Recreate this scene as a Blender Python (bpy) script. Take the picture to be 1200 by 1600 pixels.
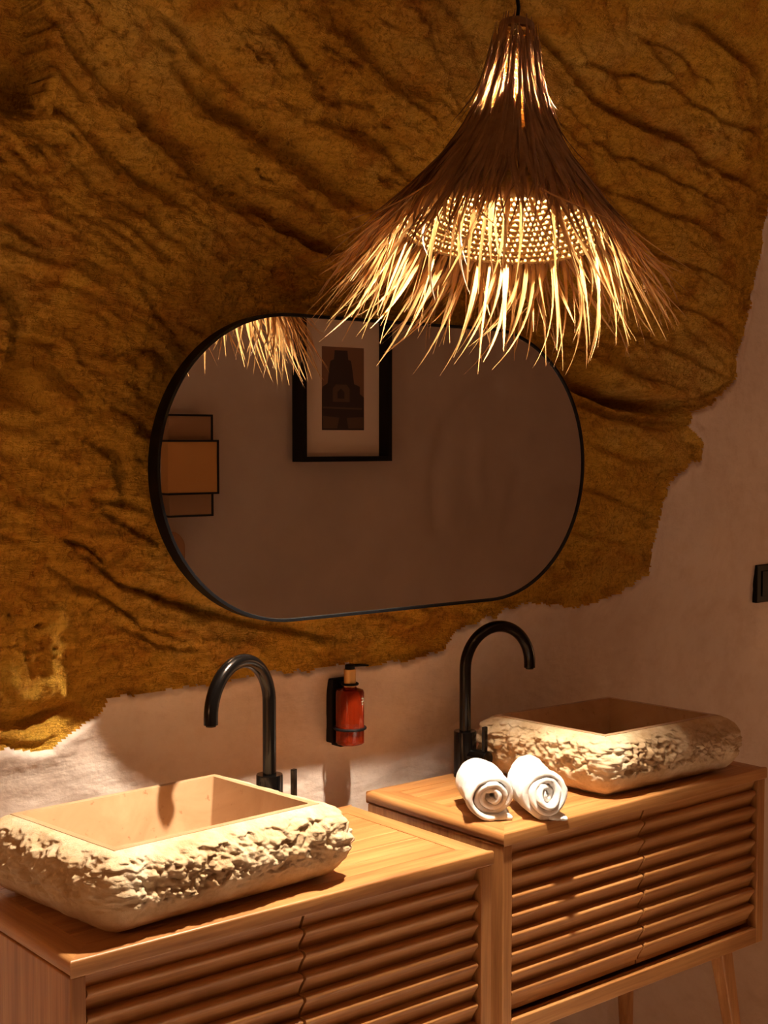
import bpy, bmesh, math, random
import numpy as np
from mathutils import Vector, Matrix

random.seed(7)
RNG = np.random.default_rng(11)
C = bpy.context.scene.collection
for o in list(bpy.data.objects):
    bpy.data.objects.remove(o, do_unlink=True)

# ------------------------------------------------------------------ camera, world, lights, exposure
CZ = 1.66                      # eye height; the camera stands at x=0, y=0
F = 2149.67                    # focal length in pixels of the 1200 x 1600 frame
RX = Vector((0.77028331, -0.03258891, 0.63686858))
RY = Vector((-0.63770183, -0.03936431, 0.76927682))
RZ = Vector((0.0, -0.99869335, -0.05110368))
cam_data = bpy.data.cameras.new('camera')
cam = bpy.data.objects.new('camera', cam_data); C.objects.link(cam)
right = Vector((RX[0], RY[0], RZ[0])); up = -Vector((RX[1], RY[1], RZ[1])); back = -Vector((RX[2], RY[2], RZ[2]))
cam.matrix_world = Matrix(((right[0], up[0], back[0], 0), (right[1], up[1], back[1], 0), (right[2], up[2], back[2], CZ), (0, 0, 0, 1)))
cam_data.sensor_fit = 'HORIZONTAL'; cam_data.sensor_width = 36.0
cam_data.lens = F / 1200 * 36
cam_data.clip_start = 0.05
bpy.context.scene.camera = cam

world = bpy.data.worlds.new('world'); bpy.context.scene.world = world
world.use_nodes = True
world.node_tree.nodes['Background'].inputs[0].default_value = (1.0, 0.5, 0.25, 1)
world.node_tree.nodes['Background'].inputs[1].default_value = 0.02

vs = bpy.context.scene.view_settings
vs.view_transform = 'Standard'; vs.look = 'None'; vs.gamma = 1; vs.use_curve_mapping = False
vs.exposure = 0.0

BULB_STRENGTH = 8800.0
def fill_light(name, loc, power, color, radius=0.12):
    ld = bpy.data.lights.new(name, 'POINT'); ld.energy = power; ld.color = color; ld.shadow_soft_size = radius
    lo = bpy.data.objects.new(name, ld); lo.location = loc; C.objects.link(lo)
    return lo
WARM = (1.0, 0.47, 0.20)
fill_light('left_fill_light', (0.22, 1.72, 1.25), 4.6, WARM, 0.10)      # unseen fill added at the left to graze the rock
fill_light('room_fill_light', (2.6, 0.3, 2.35), 2.0, WARM, 0.12)  # unseen fill added for the ambient level of the room
fill_light('right_fill_light', (4.35, 1.55, 1.05), 8.0, WARM, 0.12)  # unseen fill added to brighten the plaster at the right

# ------------------------------------------------------------------ numpy noise
_perm = RNG.permutation(256); _perm = np.concatenate([_perm, _perm, _perm]).astype(np.int64)
_g = RNG.normal(size=(256, 3)); _g /= np.linalg.norm(_g, axis=1)[:, None]
_r3 = RNG.random((256, 3))
def perlin(x, y, z=0.0):
    x = np.asarray(x, float); y = np.asarray(y, float); z = np.broadcast_to(np.asarray(z, float), x.shape)
    xi = np.floor(x); yi = np.floor(y); zi = np.floor(z)
    xf = x - xi; yf = y - yi; zf = z - zi
    xi = xi.astype(np.int64) & 255; yi = yi.astype(np.int64) & 255; zi = zi.astype(np.int64) & 255
    f = lambda t: t*t*t*(t*(t*6-15)+10)
    u, v, w = f(xf), f(yf), f(zf)
    def gr(a, b, c):
        h = _perm[_perm[_perm[(xi+a) & 255] + ((yi+b) & 255)] + ((zi+c) & 255)]
        g = _g[h]
        return g[..., 0]*(xf-a) + g[..., 1]*(yf-b) + g[..., 2]*(zf-c)
    L = lambda a, b, t: a + t*(b-a)
    return 1.6*L(L(L(gr(0,0,0), gr(1,0,0), u), L(gr(0,1,0), gr(1,1,0), u), v),
             L(L(gr(0,0,1), gr(1,0,1), u), L(gr(0,1,1), gr(1,1,1), u), v), w)
def fbm(x, y, z=0.0, n=4, gain=0.5, lac=2.07):
    s = 0; a = 1
    for i in range(n):
        s = s + a*perlin(np.asarray(x)*lac**i + 17.3*i, np.asarray(y)*lac**i, np.asarray(z)*lac**i + 5.1*i); a *= gain
    return s
def ridged(x, y, z=0.0, n=3):
    s = 0; a = 1; t = 0
    for i in range(n):
        s = s + a*(1-2.2*np.abs(perlin(np.asarray(x)*2.1**i, np.asarray(y)*2.1**i, np.asarray(z)*2.1**i + 9.7*i))); t += a; a *= .5
    return s/t
def worley(x, y, z):
    xi = np.floor(x).astype(np.int64); yi = np.floor(y).astype(np.int64); zi = np.floor(z).astype(np.int64)
    f1 = np.full(x.shape, 9.0); f2 = np.full(x.shape, 9.0); cell = np.zeros(x.shape)
    for a in (-1, 0, 1):
        for b in (-1, 0, 1):
            for c in (-1, 0, 1):
                h = _perm[_perm[_perm[(xi+a) & 255] + ((yi+b) & 255)] + ((zi+c) & 255)]
                p = _r3[h]
                d = np.sqrt((xi+a+p[..., 0]-x)**2 + (yi+b+p[..., 1]-y)**2 + (zi+c+p[..., 2]-z)**2)
                nf = d < f1
                f2 = np.where(nf, f1, np.minimum(f2, d)); cell = np.where(nf, h/256.0, cell); f1 = np.where(nf, d, f1)
    return f1, f2, cell
sstep = lambda a, b, x: (lambda t: t*t*(3-2*t))(np.clip((x-a)/(b-a), 0, 1))

# ------------------------------------------------------------------ materials
def mat(name, col=(0.5, 0.5, 0.5), rough=0.5, metal=0.0, **kw):
    m = bpy.data.materials.new(name); m.use_nodes = True
    b = m.node_tree.nodes['Principled BSDF']
    b.inputs['Base Color'].default_value = (*col, 1); b.inputs['Roughness'].default_value = rough; b.inputs['Metallic'].default_value = metal
    for k, v in kw.items(): b.inputs[k.replace('_', ' ')].default_value = v
    return m
class NT:
    def __init__(s, m): s.t = m.node_tree; s.b = s.t.nodes.get('Principled BSDF')
    def n(s, typ, **kw):
        nd = s.t.nodes.new(typ)
        for k, v in kw.items():
            if k.startswith('i_'): nd.inputs[k[2:].replace('_', ' ')].default_value = v
            else: setattr(nd, k, v)
        return nd
    def l(s, a, b): s.t.links.new(a, b)
    def coord(s, scale=(1, 1, 1), rot=(0, 0, 0), rand=False):
        tc = s.n('ShaderNodeTexCoord'); mp = s.n('ShaderNodeMapping'); mp.inputs['Scale'].default_value = scale; mp.inputs['Rotation'].default_value = rot
        out = tc.outputs['Object']
        if rand:
            oi = s.n('ShaderNodeObjectInfo'); ad = s.n('ShaderNodeVectorMath', operation='MULTIPLY_ADD')
            s.l(oi.outputs['Random'], ad.inputs[0]); ad.inputs[1].default_value = (7.1, 13.7, 5.3); s.l(out, ad.inputs[2]); out = ad.outputs[0]
        s.l(out, mp.inputs[0]); return mp.outputs[0]
    def noise(s, vec, scale=5, detail=4, rough=0.5, dist=0.0):
        nd = s.n('ShaderNodeTexNoise', i_Scale=scale, i_Detail=detail, i_Roughness=rough, i_Distortion=dist); s.l(vec, nd.inputs['Vector']); return nd.outputs['Fac']
    def ramp(s, fac, stops):
        nd = s.n('ShaderNodeValToRGB'); e = nd.color_ramp.elements
        while len(e) < len(stops): e.new(0.5)
        for q, (p, c) in zip(e, stops): q.position = p; q.color = (*c, 1)
        s.l(fac, nd.inputs[0]); return nd.outputs[0]
    def mix(s, a, b, fac, mode='MIX'):
        nd = s.n('ShaderNodeMix', data_type='RGBA', blend_type=mode)
        for v, i in ((fac, 0), (a, 6), (b, 7)):
            if isinstance(v, (int, float)): nd.inputs[i].default_value = v
            elif isinstance(v, tuple): nd.inputs[i].default_value = (*v, 1)
            else: s.l(v, nd.inputs[i])
        return nd.outputs[2]
    def math(s, op, a, b=None):
        nd = s.n('ShaderNodeMath', operation=op)
        for v, i in ((a, 0), (b, 1)):
            if v is None: continue
            if isinstance(v, (int, float)): nd.inputs[i].default_value = v
            else: s.l(v, nd.inputs[i])
        return nd.outputs[0]
    def bump(s, h, strength=0.5, dist=0.005):
        nd = s.n('ShaderNodeBump', i_Strength=strength, i_Distance=dist); s.l(h, nd.inputs['Height']); s.l(nd.outputs[0], s.b.inputs['Normal'])
    def color(s, c): s.l(c, s.b.inputs['Base Color'])

def rock_mat():
    m = mat('cave_rock', rough=0.92); t = NT(m); m.node_tree.nodes['Principled BSDF'].inputs['Specular IOR Level'].default_value = 0.15
    v = t.coord()
    vg = t.coord(scale=(9, 9, 40), rot=(0, math.radians(-38), 0))
    big = t.noise(v, 2.2, 5, 0.6, 0.4)
    c = t.ramp(big, [(0.30, (0.84, 0.47, 0.055)), (0.5, (0.98, 0.60, 0.09)), (0.72, (1.0, 0.72, 0.19))])
    fine = t.noise(t.coord(scale=(1.5, 1.5, 1.0), rot=(0, math.radians(30), 0)), 55, 8, 0.78, 1.2)
    c = t.mix(c, t.ramp(fine, [(0.36, (0.46, 0.27, 0.13)), (0.52, (1, 0.97, 0.90))]), 0.7, 'MULTIPLY')
    red = t.noise(t.coord(scale=(1, 1, 1.4)), 7, 6, 0.65, 0.8)
    c = t.mix(c, t.ramp(red, [(0.36, (0.72, 0.46, 0.34)), (0.52, (1, 1, 1))]), 0.6, 'MULTIPLY')
    gr = t.noise(vg, 1.6, 5, 0.65, 0.8)
    c = t.mix(c, t.ramp(gr, [(0.33, (0.6, 0.46, 0.34)), (0.52, (1, 1, 1))]), 0.4, 'MULTIPLY')
    t.color(c)
    h = t.math('ADD', t.math('MULTIPLY', t.noise(v, 90, 6, 0.7, 1.0), 0.5), t.math('MULTIPLY', t.noise(vg, 3.5, 5, 0.7, 1.4), 0.9))
    t.bump(h, 1.0, 0.016)
    return m
def plaster_mat(name, dark=False):
    m = mat(name, rough=0.85); t = NT(m); v = t.coord()
    t.b.inputs['Specular IOR Level'].default_value = 0.2
    a = (0.70, 0.58, 0.50); b = (0.80, 0.69, 0.61)
    c = t.ramp(t.noise(v, 2.5, 5, 0.6), [(0.3, a), (0.7, b)])
    c = t.mix(c, t.ramp(t.noise(v, 14, 6, 0.7), [(0.32, (0.86, 0.80, 0.74)), (0.55, (1, 1, 1))]), 0.6, 'MULTIPLY')
    t.color(c)
    h = t.math('ADD', t.math('MULTIPLY', t.noise(t.coord(scale=(1, 1, 2.2)), 12, 5, 0.55, 0.1), 1.0), t.math('MULTIPLY', t.noise(v, 110, 4, 0.6), 0.10))
    t.bump(h, 0.45, 0.010)
    return m
def wood_mat(name, axis, tone=1.0):
    m = mat(name, rough=0.42); t = NT(m)
    sc = [26.0, 26.0, 26.0]; sc['xyz'.index(axis)] = 1.6
    v = t.coord(scale=tuple(sc), rand=True)
    n1 = t.noise(v, 1.0, 5, 0.6, 0.9)
    sc2 = [x*6 for x in sc]; sc2['xyz'.index(axis)] = 5.0
    n2 = t.noise(t.coord(scale=tuple(sc2), rand=True), 1.0, 3, 0.6, 0.2)
    c = t.ramp(n1, [(0.28, tuple(x*tone for x in (0.34, 0.140, 0.042))), (0.5, tuple(x*tone for x in (0.52, 0.240, 0.078))), (0.75, tuple(x*tone for x in (0.66, 0.355, 0.135)))])
    c = t.mix(c, t.ramp(n2, [(0.35, (0.62, 0.52, 0.42)), (0.6, (1, 1, 1))]), 0.5, 'MULTIPLY')
    oi = t.n('ShaderNodeObjectInfo')
    c = t.mix(c, t.ramp(oi.outputs['Random'], [(0.0, (0.86, 0.84, 0.80)), (1.0, (1.0, 1.0, 1.0))]), 1.0, 'MULTIPLY')
    t.color(c)
    t.bump(n2, 0.15, 0.002)
    return m
def stone_mat():
    m = mat('rough_limestone', rough=0.8); t = NT(m); v = t.coord()
    t.b.inputs['Specular IOR Level'].default_value = 0.25
    c = t.ramp(t.noise(v, 9, 6, 0.65, 0.5), [(0.3, (0.50, 0.33, 0.17)), (0.5, (0.66, 0.49, 0.30)), (0.75, (0.78, 0.66, 0.48))])
    c = t.mix(c, t.ramp(t.noise(v, 60, 5, 0.7), [(0.3, (0.72, 0.62, 0.5)), (0.6, (1, 1, 1))]), 0.5, 'MULTIPLY')
    t.color(c)
    t.bump(t.noise(v, 120, 6, 0.72, 0.5), 0.55, 0.004)
    return m
def basin_mat():
    m = mat('honed_stone', rough=0.32); t = NT(m); v = t.coord(rand=True)
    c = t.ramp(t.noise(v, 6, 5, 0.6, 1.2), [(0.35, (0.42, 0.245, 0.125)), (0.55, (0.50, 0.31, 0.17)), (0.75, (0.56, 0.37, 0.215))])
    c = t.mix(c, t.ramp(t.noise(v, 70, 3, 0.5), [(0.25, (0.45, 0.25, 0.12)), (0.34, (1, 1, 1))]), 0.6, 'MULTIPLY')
    t.color(c); t.bump(t.noise(v, 90, 3, 0.5), 0.06, 0.002)
    return m
def straw_mat(name, a, b, trans=0.45):
    m = bpy.data.materials.new(name); m.use_nodes = True; t = NT(m)
    t.b.inputs['Roughness'].default_value = 0.5
    oi = t.n('ShaderNodeObjectInfo')
    v = t.coord(scale=(1, 1, 1), rand=True)
    f = t.math('ADD', t.math('MULTIPLY', t.noise(v, 30, 3, 0.6), 0.8), t.math('MULTIPLY', oi.outputs['Random'], 0.3))
    c = t.ramp(f, [(0.3, a), (0.75, b)])
    t.color(c)
    tr = t.n('ShaderNodeBsdfTranslucent'); t.l(c, tr.inputs[0])
    mx = t.n('ShaderNodeMixShader', i_Fac=trans); t.l(t.b.outputs[0], mx.inputs[1]); t.l(tr.outputs[0], mx.inputs[2])
    t.l(mx.outputs[0], t.t.nodes['Material Output'].inputs[0])
    return m
M_rock = rock_mat(); M_plaster = plaster_mat('lime_plaster'); M_plaster_dim = mat('dim_plaster', (.50, .40, .33), .85)  # far wall's plaster: its dimmer light is put into a darker colour
_t = NT(M_plaster_dim); _t.color(_t.ramp(_t.noise(_t.coord(), 2.2, 5, 0.6), [(0.3, (0.42, 0.335, 0.275)), (0.7, (0.50, 0.405, 0.335))])); _t.bump(_t.noise(_t.coord(), 12, 5, 0.5), 0.3, 0.006)
M_wx = wood_mat('teak_grain_x', 'x'); M_wy = wood_mat('teak_grain_y', 'y'); M_wz = wood_mat('teak_grain_z', 'z')
M_stone = stone_mat(); M_basin = basin_mat()
M_black = mat('gunmetal_brushed', (0.030, 0.026, 0.024), 0.20, 0.9)
M_frame = mat('black_powder_coat', (0.004, 0.004, 0.005), 0.5, Specular_IOR_Level=0.18)
M_mirror = mat('mirror_silver', (0.90, 0.90, 0.90), 0.0, 1.0)
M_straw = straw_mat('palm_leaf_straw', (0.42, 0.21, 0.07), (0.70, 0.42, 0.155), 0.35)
M_straw_shaded = straw_mat('palm_leaf_outer_shaded', (0.22, 0.10, 0.035), (0.42, 0.22, 0.085), 0.18)  # backlit shade of the outer strips put into a darker straw
M_straw_in = straw_mat('woven_straw', (0.52, 0.30, 0.09), (0.74, 0.47, 0.17), 0.30)
M_gold = mat('brushed_gold', (0.75, 0.45, 0.17), 0.35, 0.7)
M_amber = mat('amber_plastic', (0.27, 0.022, 0.004), 0.10, 0.0, Transmission_Weight=0.5, IOR=1.4)
M_label = mat('pale_ink', (0.30, 0.28, 0.20), 0.6)
M_shadowgap = mat('dark_gap', (0.10, 0.045, 0.018), 0.8)
M_bulb = bpy.data.materials.new('bulb_glow'); M_bulb.use_nodes = True
_b = M_bulb.node_tree.nodes['Principled BSDF']; _b.inputs['Emission Color'].default_value = (1.0, 0.83, 0.64, 1); _b.inputs['Emission Strength'].default_value = BULB_STRENGTH
def towel_mat():
    m = mat('white_terry', (0.86, 0.83, 0.79), 0.95); t = NT(m); v = t.coord()
    t.bump(t.noise(v, 420, 3, 0.7), 0.6, 0.003); t.b.inputs['Sheen Weight'].default_value = 0.3
    return m
M_towel = towel_mat()

# ------------------------------------------------------------------ mesh helpers
def mesh_obj(name, verts, faces, m, parent=None, smooth=True, mats=None, fmat=None):
    me = bpy.data.meshes.new(name); verts = np.asarray(verts, np.float32)
    if isinstance(faces, np.ndarray):
        n, k = faces.shape
        me.vertices.add(len(verts)); me.vertices.foreach_set('co', verts.ravel())
        me.loops.add(n*k); me.loops.foreach_set('vertex_index', faces.astype(np.int32).ravel())
        me.polygons.add(n); me.polygons.foreach_set('loop_start', np.arange(0, n*k, k, dtype=np.int32))
        me.update(calc_edges=True)
    else:
        me.from_pydata(verts.tolist(), [], faces)
    for q in (mats or [m]): me.materials.append(q)
    if fmat is not None: me.polygons.foreach_set('material_index', np.asarray(fmat, np.int32))
    me.polygons.foreach_set('use_smooth', np.full(len(me.polygons), smooth))
    me.update()
    o = bpy.data.objects.new(name, me); C.objects.link(o)
    if parent is not None: o.parent = parent
    return o
def bm_obj(name, bm, m, parent=None, smooth=False):
    me = bpy.data.meshes.new(name); bm.normal_update(); bm.to_mesh(me); bm.free(); me.materials.append(m)
    me.polygons.foreach_set('use_smooth', np.full(len(me.polygons), smooth))
    o = bpy.data.objects.new(name, me); C.objects.link(o)
    if parent is not None: o.parent = parent
    return o
def prism_bm(poly, h, axis='z', lo=0.0):
    """extrude a 2D polygon; axis = extrusion axis. poly in the other two axes (xy, xz or yz)"""
    bm = bmesh.new()
    def P(a, b, c): return {'z': (a, b, c), 'y': (a, c, b), 'x': (c, a, b)}[axis]
    A = [bm.verts.new(P(a, b, lo)) for a, b in poly]; B = [bm.verts.new(P(a, b, lo+h)) for a, b in poly]
    bm.faces.new(A[::-1]); bm.faces.new(B)
    for i in range(len(poly)):
        j = (i+1) % len(poly); bm.faces.new((A[i], A[j], B[j], B[i]))
    bmesh.ops.recalc_face_normals(bm, faces=bm.faces)
    return bm
def box(name, lo, hi, m, parent=None, bev=0.002, seg=2):
    bm = prism_bm([(lo[0], lo[1]), (hi[0], lo[1]), (hi[0], hi[1]), (lo[0], hi[1])], hi[2]-lo[2], 'z', lo[2])
    if bev: bmesh.ops.bevel(bm, geom=bm.edges[:], offset=bev, segments=seg, profile=0.5, affect='EDGES', clamp_overlap=True)
    return bm_obj(name, bm, m, parent)
def tube_geo(path, radii, n=16, cap=True, squash=None):
    path = [Vector(p) for p in path]
    if not hasattr(radii, '__len__'): radii = [radii]*len(path)
    V = []; Fc = []
    t0 = (path[1]-path[0]).normalized()
    ref = Vector((0, 0, 1)) if abs(t0.z) < 0.9 else Vector((0, 1, 0))
    nrm = t0.cross(ref).normalized()
    for i, p in enumerate(path):
        t = (path[min(i+1, len(path)-1)]-path[max(i-1, 0)]).normalized()
        nrm = (nrm - t*nrm.dot(t)).normalized(); bn = t.cross(nrm)
        for k in range(n):
            a = 2*math.pi*k/n
            V.append(p + (nrm*math.cos(a)+bn*math.sin(a))*radii[i])
    for i in range(len(path)-1):
        for k in range(n):
            k2 = (k+1) % n
            Fc.append((i*n+k, i*n+k2, (i+1)*n+k2, (i+1)*n+k))
    if cap:
        Fc.append(tuple(range(n-1, -1, -1))); Fc.append(tuple(range((len(path)-1)*n, len(path)*n)))
    return V, Fc
def tube(name, path, radii, m, parent=None, n=16, cap=True):
    V, Fc = tube_geo(path, radii, n, cap)
    o = mesh_obj(name, [tuple(v) for v in V], Fc, m, parent)
    return sharp(o)
def lathe(name, prof, m, parent=None, n=32, at=(0, 0, 0)):
    V = []; Fc = []
    for r, z in prof:
        for k in range(n):
            a = 2*math.pi*k/n; V.append((at[0]+r*math.cos(a), at[1]+r*math.sin(a), at[2]+z))
    for i in range(len(prof)-1):
        for k in range(n):
            k2 = (k+1) % n; Fc.append((i*n+k, i*n+k2, (i+1)*n+k2, (i+1)*n+k))
    Fc.append(tuple(range(n-1, -1, -1))); Fc.append(tuple(range((len(prof)-1)*n, len(prof)*n)))
    return sharp(mesh_obj(name, V, Fc, m, parent))
def sharp(o, ang=35):
    o.data.set_sharp_from_angle(angle=math.radians(ang)); return o
def tag(o, label=None, cat=None, group=None, kind=None):
    if label: o['label'] = label
    if cat: o['category'] = cat
    if group: o['group'] = group
    if kind: o['kind'] = kind
    return o
def thing(name, loc, label, cat, group=None, rz=0.0):
    o = bpy.data.objects.new(name, None); C.objects.link(o); o.location = loc; o.rotation_euler = (0, 0, rz); o.empty_display_size = 0.05
    return tag(o, label, cat, group)

# ------------------------------------------------------------------ room shell
ZB = [-1.66, -0.72, -0.58, -0.44, -0.25, 0.05, 0.3, 0.5, 0.7, 0.9, 1.1, 1.3]
YB = [2.465, 2.465, 2.45, 2.415, 2.375, 2.352, 2.338, 2.30, 2.22, 2.11, 1.98, 1.80]
_zz = np.linspace(-1.8, 1.45, 400); _yy = np.interp(_zz, ZB, YB); _k = np.hanning(31); _k /= _k.sum()
_yy = np.convolve(np.pad(_yy, 15, 'edge'), _k, 'valid')
def ybase(x, zr):
    lean = np.interp(zr, _zz, _yy) - 2.46
    f = 1 - 0.75*sstep(2.95, 3.6, x)
    return 2.46 + lean*f
def ray(u, v):
    d = (u-600.0, v-800.0, F)
    return [r[0]*d[0]+r[1]*d[1]+r[2]*d[2] for r in (RX, RY, RZ)]
def to_wall(u, v):
    d = ray(u, v); y = 2.35
    for _ in range(12):
        x = d[0]*y/d[1]; z = d[2]*y/d[1]; y = float(ybase(x, z))
    return d[0]*y/d[1], d[2]*y/d[1]
def seg_dist(X, Zr, pts):
    best = np.full(X.shape, 9.0); tt = np.zeros(X.shape); sg = np.zeros(X.shape); acc = 0
    L = sum(math.dist(pts[i], pts[i+1]) for i in range(len(pts)-1))
    for (ax, az), (bx, bz) in zip(pts[:-1], pts[1:]):
        l = math.dist((ax, az), (bx, bz)); dx, dz = (bx-ax)/l, (bz-az)/l
        s = np.clip((X-ax)*dx+(Zr-az)*dz, 0, l)
        d = np.hypot(X-ax-s*dx, Zr-az-s*dz); side = np.sign((X-ax)*dz-(Zr-az)*dx)
        q = d < best; best = np.where(q, d, best); tt = np.where(q, (acc+s)/L, tt); sg = np.where(q, side, sg); acc += l
    return best, tt, sg
ROCK_EDGE = [(-300, 1190), (0, 1176), (60, 1172), (110, 1152), (148, 1120), (170, 1092), (260, 1078), (350, 1068), (420, 1050), (480, 1046), (540, 1044), (600, 1037),
             (650, 1031), (692, 1012), (715, 985), (760, 966), (810, 945), (850, 942), (900, 949), (940, 940), (985, 914), (1012, 895), (1017, 850), (1030, 800),
             (1042, 765), (1060, 742), (1092, 720), (1098, 696), (1076, 672), (1082, 645), (1115, 630), (1145, 600), (1150, 560), (1168, 490), (1188, 400),
             (1205, 300), (1235, 100), (1250, -100), (1260, -400)]
# grooves, troughs and ledges of the rock: image path, depth (m, into the wall), half width (m)
GROOVES = [
    ([(95, 155), (150, 200), (215, 262), (285, 302)], .020, .016), ([(170, 205), (230, 262), (262, 290)], .010, .008),
    ([(125, 60), (200, 130), (260, 190), (340, 260), (425, 322)], .030, .030),
    ([(425, 322), (455, 350), (490, 372), (535, 395)], .045, .011), ([(455, 352), (500, 380), (560, 398)], .03, .014),
    ([(300, 95), (370, 165), (430, 200), (500, 260), (600, 325)], .030, .034), ([(300, 240), (370, 300), (440, 345)], .012, .02),
    ([(240, 0), (300, 40), (370, 100), (430, 150)], .014, .02), ([(430, 20), (470, 60), (520, 120)], .018, .012),
    ([(520, 0), (560, 40), (620, 100), (680, 150)], .02, .025), ([(560, 180), (620, 230), (680, 300)], .02, .03),
    ([(845, 20), (900, 80), (960, 150), (1010, 185), (1080, 210), (1130, 255), (1200, 300)], .035, .014),
    ([(1060, 5), (1110, 20), (1150, 60), (1200, 110)], .035, .018), ([(870, 60), (930, 90), (1010, 110), (1070, 130), (1150, 190), (1210, 230)], .014, .009),
    ([(900, 150), (980, 230), (1060, 270), (1160, 330)], .014, .010), ([(880, 210), (960, 290), (1060, 330), (1180, 400)], .014, .012),
    ([(880, 290), (960, 350), (1050, 400), (1160, 450)], .014, .010), ([(1000, 40), (1080, 75), (1130, 120)], .010, .007),
    ([(850, 400), (960, 430), (1060, 470), (1160, 520)], .012, .009), ([(860, 470), (960, 500), (1050, 545), (1140, 590)], .012, .010),
    ([(870, 530), (950, 560), (1020, 590), (1100, 612)], .010, .008),
    ([(870, 588), (925, 606), (975, 628), (1040, 640), (1085, 642)], .085, .022), ([(900, 600), (960, 622), (1030, 640)], .05, .012), ([(870, 560), (940, 582), (1010, 612), (1080, 618)], -.030, .018), ([(900, 620), (960, 650), (1040, 665), (1078, 660)], .035, .018),
    ([(890, 760), (950, 770), (1020, 800)], .012, .010), ([(880, 830), (930, 840), (990, 850)], .010, .010),
    ([(920, 690), (990, 720), (1060, 715)], .012, .012), ([(240, 925), (300, 950), (380, 970), (450, 985), (560, 1000)], .020, .016),  # last path is added along the mirror's cast shadow, shade put into relief
    ([(110, 845), (150, 860), (180, 885)], .020, .009), ([(130, 865), (200, 915), (250, 930), (330, 960)], .016, .008),
    ([(90, 895), (150, 925), (190, 945), (240, 985), (300, 1000)], .014, .008), ([(200, 980), (260, 1010), (330, 1020)], .012, .008),
    ([(160, 700), (190, 715), (200, 770)], .020, .016), ([(150, 780), (200, 790), (240, 800)], .010, .010),
    ([(170, 800), (220, 830), (260, 850)], .010, .009),
    ([(-60, 430), (10, 440), (35, 470), (38, 530), (20, 585), (-60, 600)], .028, .020), ([(30, 430), (50, 480), (48, 560)], -.020, .012),
    ([(0, 165), (40, 172), (80, 165), (90, 130)], .018, .012), ([(95, 30), (92, 100), (90, 150)], -.012, .014),
    ([(0, 330), (20, 345), (60, 380)], .010, .010), ([(235, 555), (262, 548), (280, 570)], .014, .007),
    ([(230, 450), (270, 500), (305, 525)], .012, .009),
    ([(0, 1140), (50, 1135), (95, 1122), (125, 1105)], .030, .010), ([(0, 1160), (60, 1157), (105, 1140)], -.020, .012),
    ([(0, 1100), (50, 1095), (90, 1085), (110, 1092)], -.030, .022), ([(80, 990), (85, 1040), (78, 1085)], -.018, .014),
    ([(20, 960), (22, 1040), (25, 1080)], -.012, .012), ([(50, 980), (52, 1060)], .010, .008),
]
HOLES = [(243, 186, .009, .03), (259, 183, .007, .02), (488, 211, .008, .03), (105, 165, .012, .03), (20, 963, .005, .02), (72, 978, .006, .025), (89, 1015, .006, .03),
         (87, 1027, .004, .02), (1145, 105, .006, .02), (1156, 122, .006, .02), (212, 44, .006, .02), (420, 83, .007, .02)]

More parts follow.
